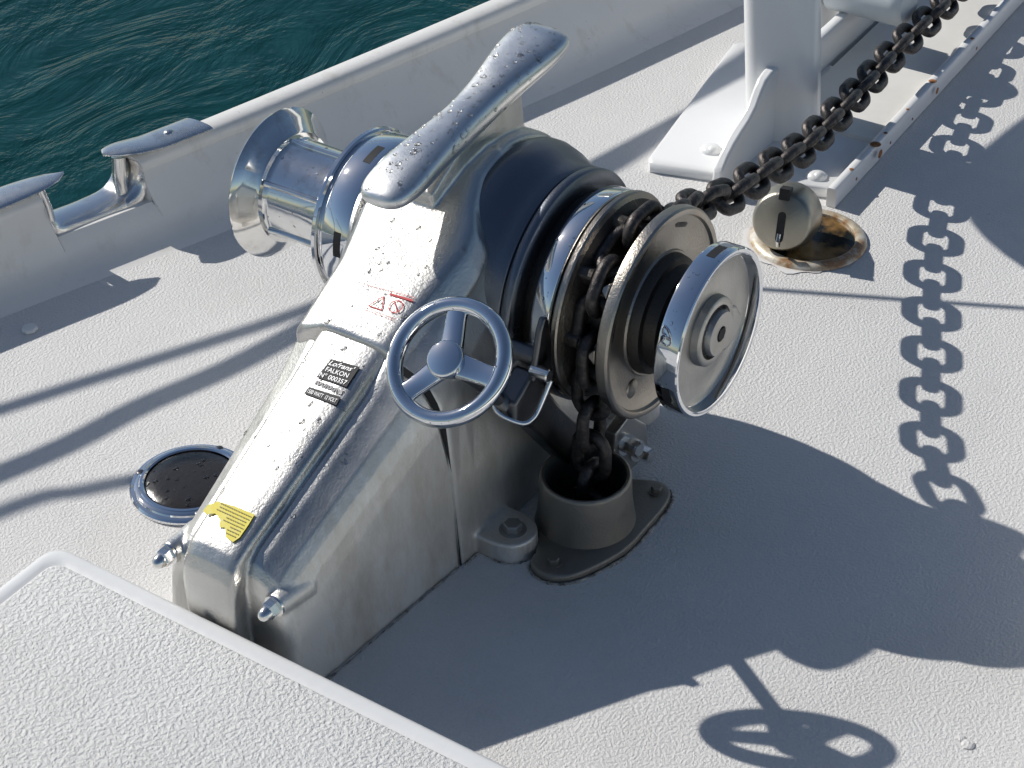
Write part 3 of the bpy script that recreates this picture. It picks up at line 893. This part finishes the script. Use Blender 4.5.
# ------------------------------------------------------------------ bow post with plate and gusset
T_ = thing("mooring_post", "round white painted mooring post with curved gusset on its base plate", "post", (.0, .60, 0))
pz = Vector((-.042, .634, .01)); pd = Vector((-.075, .0, 1)).normalized()
bm = bmesh.new()
secs = []
for z, k_ in ((.0, 1.06), (.006, 1.0), (.62, 1.0), (.63, .97)):
    rg = []
    for q in range(48):
        a = 2 * PI * q / 48; c_, s_ = math.cos(a), math.sin(a)
        e_ = .42
        lx = .0425 * k_ * math.copysign(abs(c_) ** e_, c_); ly = .0425 * k_ * math.copysign(abs(s_) ** e_, s_)
        b_ = R(24)
        rg.append(pz + pd * z + Vector((lx * math.cos(b_) - ly * math.sin(b_), lx * math.sin(b_) + ly * math.cos(b_), 0)))
    secs.append(rg)
add_loft(bm, secs)
link("post", bm, M_white, T_, angle=60)
bm = bmesh.new()
pp = [(-.138, .484), (-.130, .474), (.066, .527), (.072, .536), (.060, .80), (-.19, .80), (-.195, .79)]
add_loft(bm, [[(x + (0.0 if z < .0115 else (-.003 if x > 0 else .003)), y + (0 if z < .0115 else (.003 if y < .6 else -.003)), z) for x, y in pp] for z in (.0005, .011, .013)])
link("base_plate", bm, M_white, T_, angle=60)
prof = [(.466, .0), (.470, .024), (.482, .036), (.496, .046), (.512, .0535), (.530, .0605), (.545, .070), (.556, .083), (.566, .0935), (.58, .098), (.615, .100), (.615, .0)]
bm = bmesh.new(); add_prism(bm, [(-.047, y, z + .008) for y, z in prof], (.013, 0, 0))
bevel(link("gusset", bm, M_white, T_, angle=30), .0035, 3)
for x, y in ((-.085, .535), (.045, .545)):
    bm = bmesh.new()
    add_dome(bm, (x, y, .0128), (0, 0, 1), .0125, .007, 24)
    add_dome(bm, (x + .004, y - .003, .0145), (.15, -.1, 1), .0075, .0065, 6)
    link("painted_bolt", bm, M_white, T_, angle=60)

# ------------------------------------------------------------------ bow channel (chain gutter)
T_ = thing("chain_gutter", "stained white painted gutter running forward from the post under the chain", "gutter", (.05, .8, 0))
def rail(x0, x1, y0, y1, w, h0, h1):
    bm = bmesh.new()
    add_loft(bm, [[(x, y, 0.0008), (x + w, y, .0008), (x + w, y, h - .002), (x + w - .002, y, h), (x + .002, y, h), (x, y, h - .002)] for x, y, h in ((x0, y0, h0), ((x0 + x1) / 2, (y0 + y1) / 2, (h0 + h1) / 2), (x1, y1, h1))])
    return bm
link("right_rail", rail(.074, .028, .512, 1.75, .011, .024, .030), M_white, T_, angle=60)
link("left_wall", rail(-.075, -.108, .66, 1.75, .014, .060, .062), M_white, T_, angle=60)
bm = bmesh.new()
add_loft(bm, [[(xa, y, .0008), (xb, y, .0008), (xb, y, z), (xa, y, z)] for y, xa, xb, z in ((.645, -.05, .068, .0185), (1.0, -.066, .0555, .012), (1.75, -.085, .0275, .012))])
link("gutter_floor", bm, M_chan, T_, smooth=False)
for y, x, s_ in ((.560, .0850, .0022), (.625, .0835, .0055), (.655, .0822, .0020), (.72, .0800, .0018), (.80, .0760, .0042), (.93, .0715, .0024)):
    bm = bmesh.new()
    add_dome(bm, (x - .005, y, .0248 + (y - .5) * .004), (0, 0, 1), s_ * 1.2, .0008, 14)
    add_dome(bm, (x + .0028, y - .002, .016), (1, 0, 0), s_, .0008, 14)
    link("rust_spot", bm, M_rust, T_)

# pale roller above the chain at the top edge
T_ = thing("bow_roller", "pale plastic roller body beside the chain at the top edge", "roller", (-.05, .865, 0))
link("roller_body", lathe((-.100, .865, .086), (.98, .0, .0), [(0, 0), (0, .026), (.003, .030), (.09, .031), (.100, .031), (.106, .027), (.107, 0)], 48), M_grayplast, T_)
bm = bmesh.new()
add_prism(bm, [(-.108, .83, .012), (-.108, .91, .012), (-.108, .90, .13), (-.108, .84, .13)], (.006, 0, 0))
bevel(link("roller_cheek", bm, M_white, T_), .002, 2)

# ------------------------------------------------------------------ chain stopper barrel
T_ = thing("slotted_barrel_fitting", "corroded steel barrel with keyhole slot in a rusty deck cup beside the post", "deck fitting", (.09, .44, 0))
dc = Vector((.090, .438, 0))
M_cuprim = mat("stained_cup_rim", (.6, .57, .5), .15, .38)
setin(M_cuprim, "Base Color", ramp(M_cuprim, noise(M_cuprim, 28, 5, .7), [(.36, (.70, .68, .62)), (.50, (.52, .44, .32)), (.62, (.30, .15, .06)), (.75, (.62, .58, .5))]))
bump(M_cuprim, noise(M_cuprim, 60, 4), .0015, .5)
link("cup_rim", lathe(dc, (0, 0, 1), [(.0006, .0630), (.004, .0615), (.0065, .057), (.0070, .053), (.0055, .050), (.0012, .0495)], 64), M_cuprim, T_)
bm = bmesh.new()
n_ = 60; A_ = [bm.verts.new(dc + Vector(((.0605 + .006 * math.sin(k * .9) * math.sin(k * .37) + .004) * math.cos(2 * PI * k / n_) - .004, (.0605 + .006 * math.sin(k * .9) * math.sin(k * .37) + .004) * math.sin(2 * PI * k / n_) - .004, .0009))) for k in range(n_)]
bm.faces.new(A_)
m = mat("rusty_sealant", (.5, .4, .3), 0, .6)
tcn = m.node_tree.nodes.new("ShaderNodeTexCoord"); vl = m.node_tree.nodes.new("ShaderNodeVectorMath"); vl.operation = 'LENGTH'
m.node_tree.links.new(tcn.outputs["Object"], vl.inputs[0])
rc = ramp(m, noise(m, 45, 5, .7), [(.36, (.66, .60, .52)), (.50, (.48, .32, .17)), (.64, (.24, .10, .04))])
mrn = m.node_tree.nodes.new("ShaderNodeMapRange"); mrn.inputs[1].default_value = .060; mrn.inputs[2].default_value = .0685
m.node_tree.links.new(vl.outputs["Value"], mrn.inputs[0])
setin(m, "Base Color", mixc(m, mrn.outputs[0], rc, (.735, .73, .72)))
link("rust_stain", bm, m, T_, smooth=False)
bm = bmesh.new(); add_lathe(bm, dc, (0, 0, 1), [(.0025, 0), (.0025, .0505)], 64)
m = mat("oily_cup", (.02, .022, .018), 0, .18)
setin(m, "Base Color", ramp(m, noise(m, 20, 4), [(.46, (.012, .015, .012)), (.58, (.30, .17, .06)), (.75, (.46, .36, .2))]))
link("cup_floor", bm, m, T_)
fd = Vector((.22, -.93, .30)).normalized()
fc = Vector((.078, .393, .0425))
M_barrel = cast("corroded_barrel", (.46, .43, .36), .30, .5, .0006, .9)
bar = link("barrel", lathe(fc, -fd, [(0, 0), (0, .0285), (.0015, .0308), (.006, .0325), (.030, .0355), (.048, .034), (.060, .026), (.066, .014), (.067, 0)], 64), M_barrel, T_, angle=50)
_, fu, fw = frame(fd)
upf = (Vector((0, 0, 1)) - fd * fd.z).normalized(); rf = fd.cross(upf).normalized()
bm = bmesh.new()
pts = []
for cy_, a0 in ((.007, 0), (-.018, PI)):
    for k in range(9):
        a = a0 + PI * k / 8; pts.append(fc + fd * .0002 + rf * (.0042 * math.cos(a)) + upf * (cy_ + .0042 * math.sin(a)))
add_prism(bm, pts, fd * .0008)
link("keyhole_slot", bm, M_black, bar, smooth=False)
bm = bmesh.new()
add_box(bm, fc + upf * .0305 - fd * .004, (.011, .016, .012), Matrix((rf, -fd, upf)).transposed())
link("top_notch", bm, M_black, bar, smooth=False)
bm = bmesh.new()
add_tube(bm, [fc + fd * .001 + upf * -.026, fc + fd * .006 + upf * -.020, fc + fd * .004 + upf * -.012], .0022, 8)
link("clip", bm, M_chrome, bar)
bm = bmesh.new(); add_box(bm, fc - fd * .03 - Vector((0, 0, .026)), (.03, .04, .03))
bevel(link("saddle", bm, m, T_), .004, 2)

# ------------------------------------------------------------------ fairlead in the bulwark
T_ = thing("fairlead", "stainless two horned fairlead set in the bulwark notch beside the water", "fairlead", (-.57, .03, .04))
bm = bmesh.new()
def xw(y): return smooth_tab(TOP, y)
prof = [(CUT0 + .0005, .0775), (CUT0 + .001, .060), (CUT0 + .006, .048), (CUT0 + .018, .0405), (.02, .0385), (.045, .039), (CUT1 - .018, .0415), (CUT1 - .006, .050), (CUT1 - .001, .062), (CUT1 - .0005, .0785)]
pf = catmull([(0, a, b) for a, b in prof], 5)
secs = []
for dx, dz in ((.0075, -.012), (.0072, -.004), (.0045, .0008), (-.002, .0030), (-.020, .0034), (-.034, .0030), (-.040, .0008), (-.042, -.004)):
    secs.append([(xw(p.y) + dx, p.y, p.z + dz) for p in pf])
add_loft(bm, secs, cap=False, closed=False)
link("saddle_liner", bm, M_sst, T_)
bm = bmesh.new()
add_prism(bm, [(xw(y) + .0035 - (.045 - z) * .35, y, z) for y, z in ((CUT0 - .004, .026), (CUT1 + .003, .028), (CUT1 + .003, .040), (CUT0 - .004, .037))], (.0015, 0, 0))
m = mat("tan_sealant", (.40, .33, .22), 0, .6)
link("sealant_strip", bm, m, T_, smooth=False)
def horn_f(y0, y1, tipneg):
    bm = bmesh.new(); n = 16; secs = []
    for k in range(n + 1):
        t = k / n
        y = y0 + (y1 - y0) * t
        e = t if tipneg else 1 - t        # 0 at the tip
        w = .0205 * min(1, math.sqrt(max(1e-4, 1 - (1 - min(e / .35, 1)) ** 2))) + .0005
        h = .0042 * min(1, .35 + e * 3) if e < .3 else .0042
        zc = (.089 + .007 * max(0, (1 - e / .5)) ) if tipneg else (.089 + .003 * max(0, 1 - e / .5))
        xc = xw(y) - .016
        secs.append([(xc + w * math.cos(a), y, zc + h * (math.sin(a) if math.sin(a) > 0 else math.sin(a) * 1.3)) for a in (2 * PI * j / 20 for j in range(20))])
    add_loft(bm, secs); return bm
M_worn = chrome("worn_stainless", (.84, .825, .80), .26, .5)
h1 = link("horn", horn_f(.056, .172, True), M_worn, T_, angle=60)
h2 = link("horn", horn_f(-.22, .010, False), M_worn, T_, angle=60)
for y in (.135, -.15):
    bm = bmesh.new(); add_dome(bm, (xw(y) - .016, y, .0925), (0, 0, 1), .0062, .0032, 20)
    link("screw", bm, M_sst, h1 if y > 0 else h2)
for y in (.070, -.018):
    bm = bmesh.new(); add_tube(bm, catmull([(xw(y) - .014, y, .040), (xw(y) - .015, y, .062), (xw(y) - .016, y + (.004 if y > 0 else -.004), .086)], 6), .0080, 16)
    link("horn_stem", bm, M_sst, T_)

# ------------------------------------------------------------------ guard rails outside the picture (they throw the long shadows)
s_dir = Vector((1.45, -.05, 0))
def lift(x, y, z): return Vector((x - 1.32 * z, y, z))
T_ = thing("pulpit_rail", "white tubular pulpit rail standing outboard of the bulwark", "rail", (-.9, -.3, 0))
def rail_tube(G, z, r, ext0=None):
    pts = [lift(x, y, z) for x, y in G]
    bm = bmesh.new(); add_tube(bm, catmull(pts, 6), r, 14)
    return link("rail_tube", bm, M_white, T_)
rail_tube([(-.70, -.80), (-.431, -.243), (-.364, -.109), (-.292, .040), (-.235, .20), (-.180, .42), (-.163, .53), (-.157, .64), (-.150, .75), (-.13, 1.0), (-.08, 1.5)], .60, .0065)
rail_tube([(-.55, -.75), (-.363, -.325), (-.320, -.170), (-.283, -.05), (-.235, .20), (-.20, .40), (-.1, .9)], .50, .0095)
rail_tube([(-.45, -.75), (-.325, -.372), (-.275, -.292), (-.215, -.222), (-.10, -.10), (.05, .1)], .66, .0070)
rail_tube([(-.20, .20), (-.10, .240), (.1, .330), (.386, .459), (.62, .57)], .45, .0035)
rail_tube([(.44, .50), (.30, .565), (.240, .66), (.240, .75), (.255, .86), (.28, 1.0), (.30, 1.4)], .45, .0400)  # unseen thick tube, added and sized to cast the wide shadow at right
for y in (-.95, -1.6):
    bm = bmesh.new()
    add_tube(bm, catmull([(-.86 - (abs(y) - .9) * .12, y, .075), (-.98, y, .35), lift(-.62, y * .9, .60), ], 8), .012, 12)
    link("stanchion", bm, M_white, T_)

bm = bmesh.new(); add_lathe(bm, (-.508, -.135, 0), (0, 0, 1), [(.0006, .0085), (.003, .0085), (.0042, .0072), (.0045, 0)], 7)
tag(link("deck_plug", bm, M_white, angle=40), "small white painted plug on the deck near the left edge by the bulwark", "plug")
bm = bmesh.new(); add_dome(bm, (.525, -.152, .0004), (0, 0, 1), .0055, .0020, 11); add_dome(bm, (.519, -.149, .0004), (.3, 0, 1), .0038, .0015, 9)
tag(link("paint_lump", bm, M_deck, angle=30), "small raised lump of paint on the deck in the bottom right corner", "paint lump")

# ------------------------------------------------------------------ water droplets on the metal
bpy.context.view_layer.update()
dg = bpy.context.evaluated_depsgraph_get()
def bvh(o):
    e = o.evaluated_get(dg); me = e.to_mesh()
    mw = e.matrix_world
    vs = [mw @ v.co for v in me.vertices]; fs = [tuple(p.vertices) for p in me.polygons]
    b = BVHTree.FromPolygons(vs, fs); e.to_mesh_clear(); return b
def droplets(bm, o, src, ctr, spread, n, r0, r1, minz=-1):
    T = bvh(o); k = 0; tries = 0
    while k < n and tries < n * 12:
        tries += 1
        c = Vector(ctr) + Vector((random.uniform(-1, 1) * spread[0], random.uniform(-1, 1) * spread[1], random.uniform(-1, 1) * spread[2]))
        d_ = (c - Vector(src)).normalized()
        hit = T.ray_cast(Vector(src), d_, 5)
        if hit[0] is None or hit[1].z < minz: continue
        p, nn = hit[0], hit[1].normalized()
        r = r0 + (r1 - r0) * random.random() ** 2.6
        ex = random.uniform(1, 1.5); a = random.random() * 6.28
        _, u, w = frame(nn)
        u2 = u * math.cos(a) + w * math.sin(a); w2 = nn.cross(u2)
        rings_ = []
        for j in range(5):
            b = PI / 2 * j / 4
            if j == 4: rings_.append([bm.verts.new(p + nn * r * .45)])
            else: rings_.append([bm.verts.new(p - nn * .0001 + nn * (r * .45 * math.sin(b)) + (u2 * math.cos(q) * ex + w2 * math.sin(q)) * r * math.cos(b)) for q in (2 * PI * i / 10 for i in range(10))])
        for A, B in zip(rings_, rings_[1:]):
            for i in range(10):
                j = (i + 1) % 10
                if len(B) == 1: bm.faces.new((A[i], A[j], B[0]))
                else: bm.faces.new((A[i], A[j], B[j], B[i]))
        k += 1
CAMP = cam.matrix_world.translation
bm = bmesh.new()
droplets(bm, hn, (0.1, -.1, 1.4), (-.024, -.02, .335), (.03, .13, .02), 190, .0007, .0030, .2)
droplets(bm, cover, (0.2, -.5, 1.4), (-.01, -.30, .17), (.05, .09, .05), 60, .0006, .0028, .3)
droplets(bm, housing, (0.2, -.4, 1.4), (-.01, -.15, .24), (.05, .06, .03), 60, .0006, .0026, .3)
droplets(bm, drum, CAMP, (-.21, -.0, .2), (.05, .04, .04), 40, .0006, .0016)
droplets(bm, rat, CAMP, (-.14, -.0, .2), (.02, .06, .06), 45, .0006, .0016)
droplets(bm, ring, CAMP, (.094, -.03, .22), (.008, .07, .06), 50, .0006, .0016)
droplets(bm, cap, CAMP, (.205, -.03, .20), (.006, .07, .07), 40, .0006, .0016)
droplets(bm, wheel, CAMP, WC, (.05, .04, .05), 50, .0005, .0014)
droplets(bm, fsw, CAMP, FS, (.045, .045, .005), 60, .0006, .0028)
droplets(bm, hn, CAMP, (-.024, -.02, .325), (.02, .12, .03), 60, .0006, .0020)
me = bpy.data.meshes.new("water_droplets"); bm.to_mesh(me); bm.free()
me.materials.append(M_drop)
for p in me.polygons: p.use_smooth = True
o = bpy.data.objects.new("water_droplets", me); COL.objects.link(o)
tag(o, "clear water droplets beaded over the polished metal of the windlass", "droplets", kind="stuff")
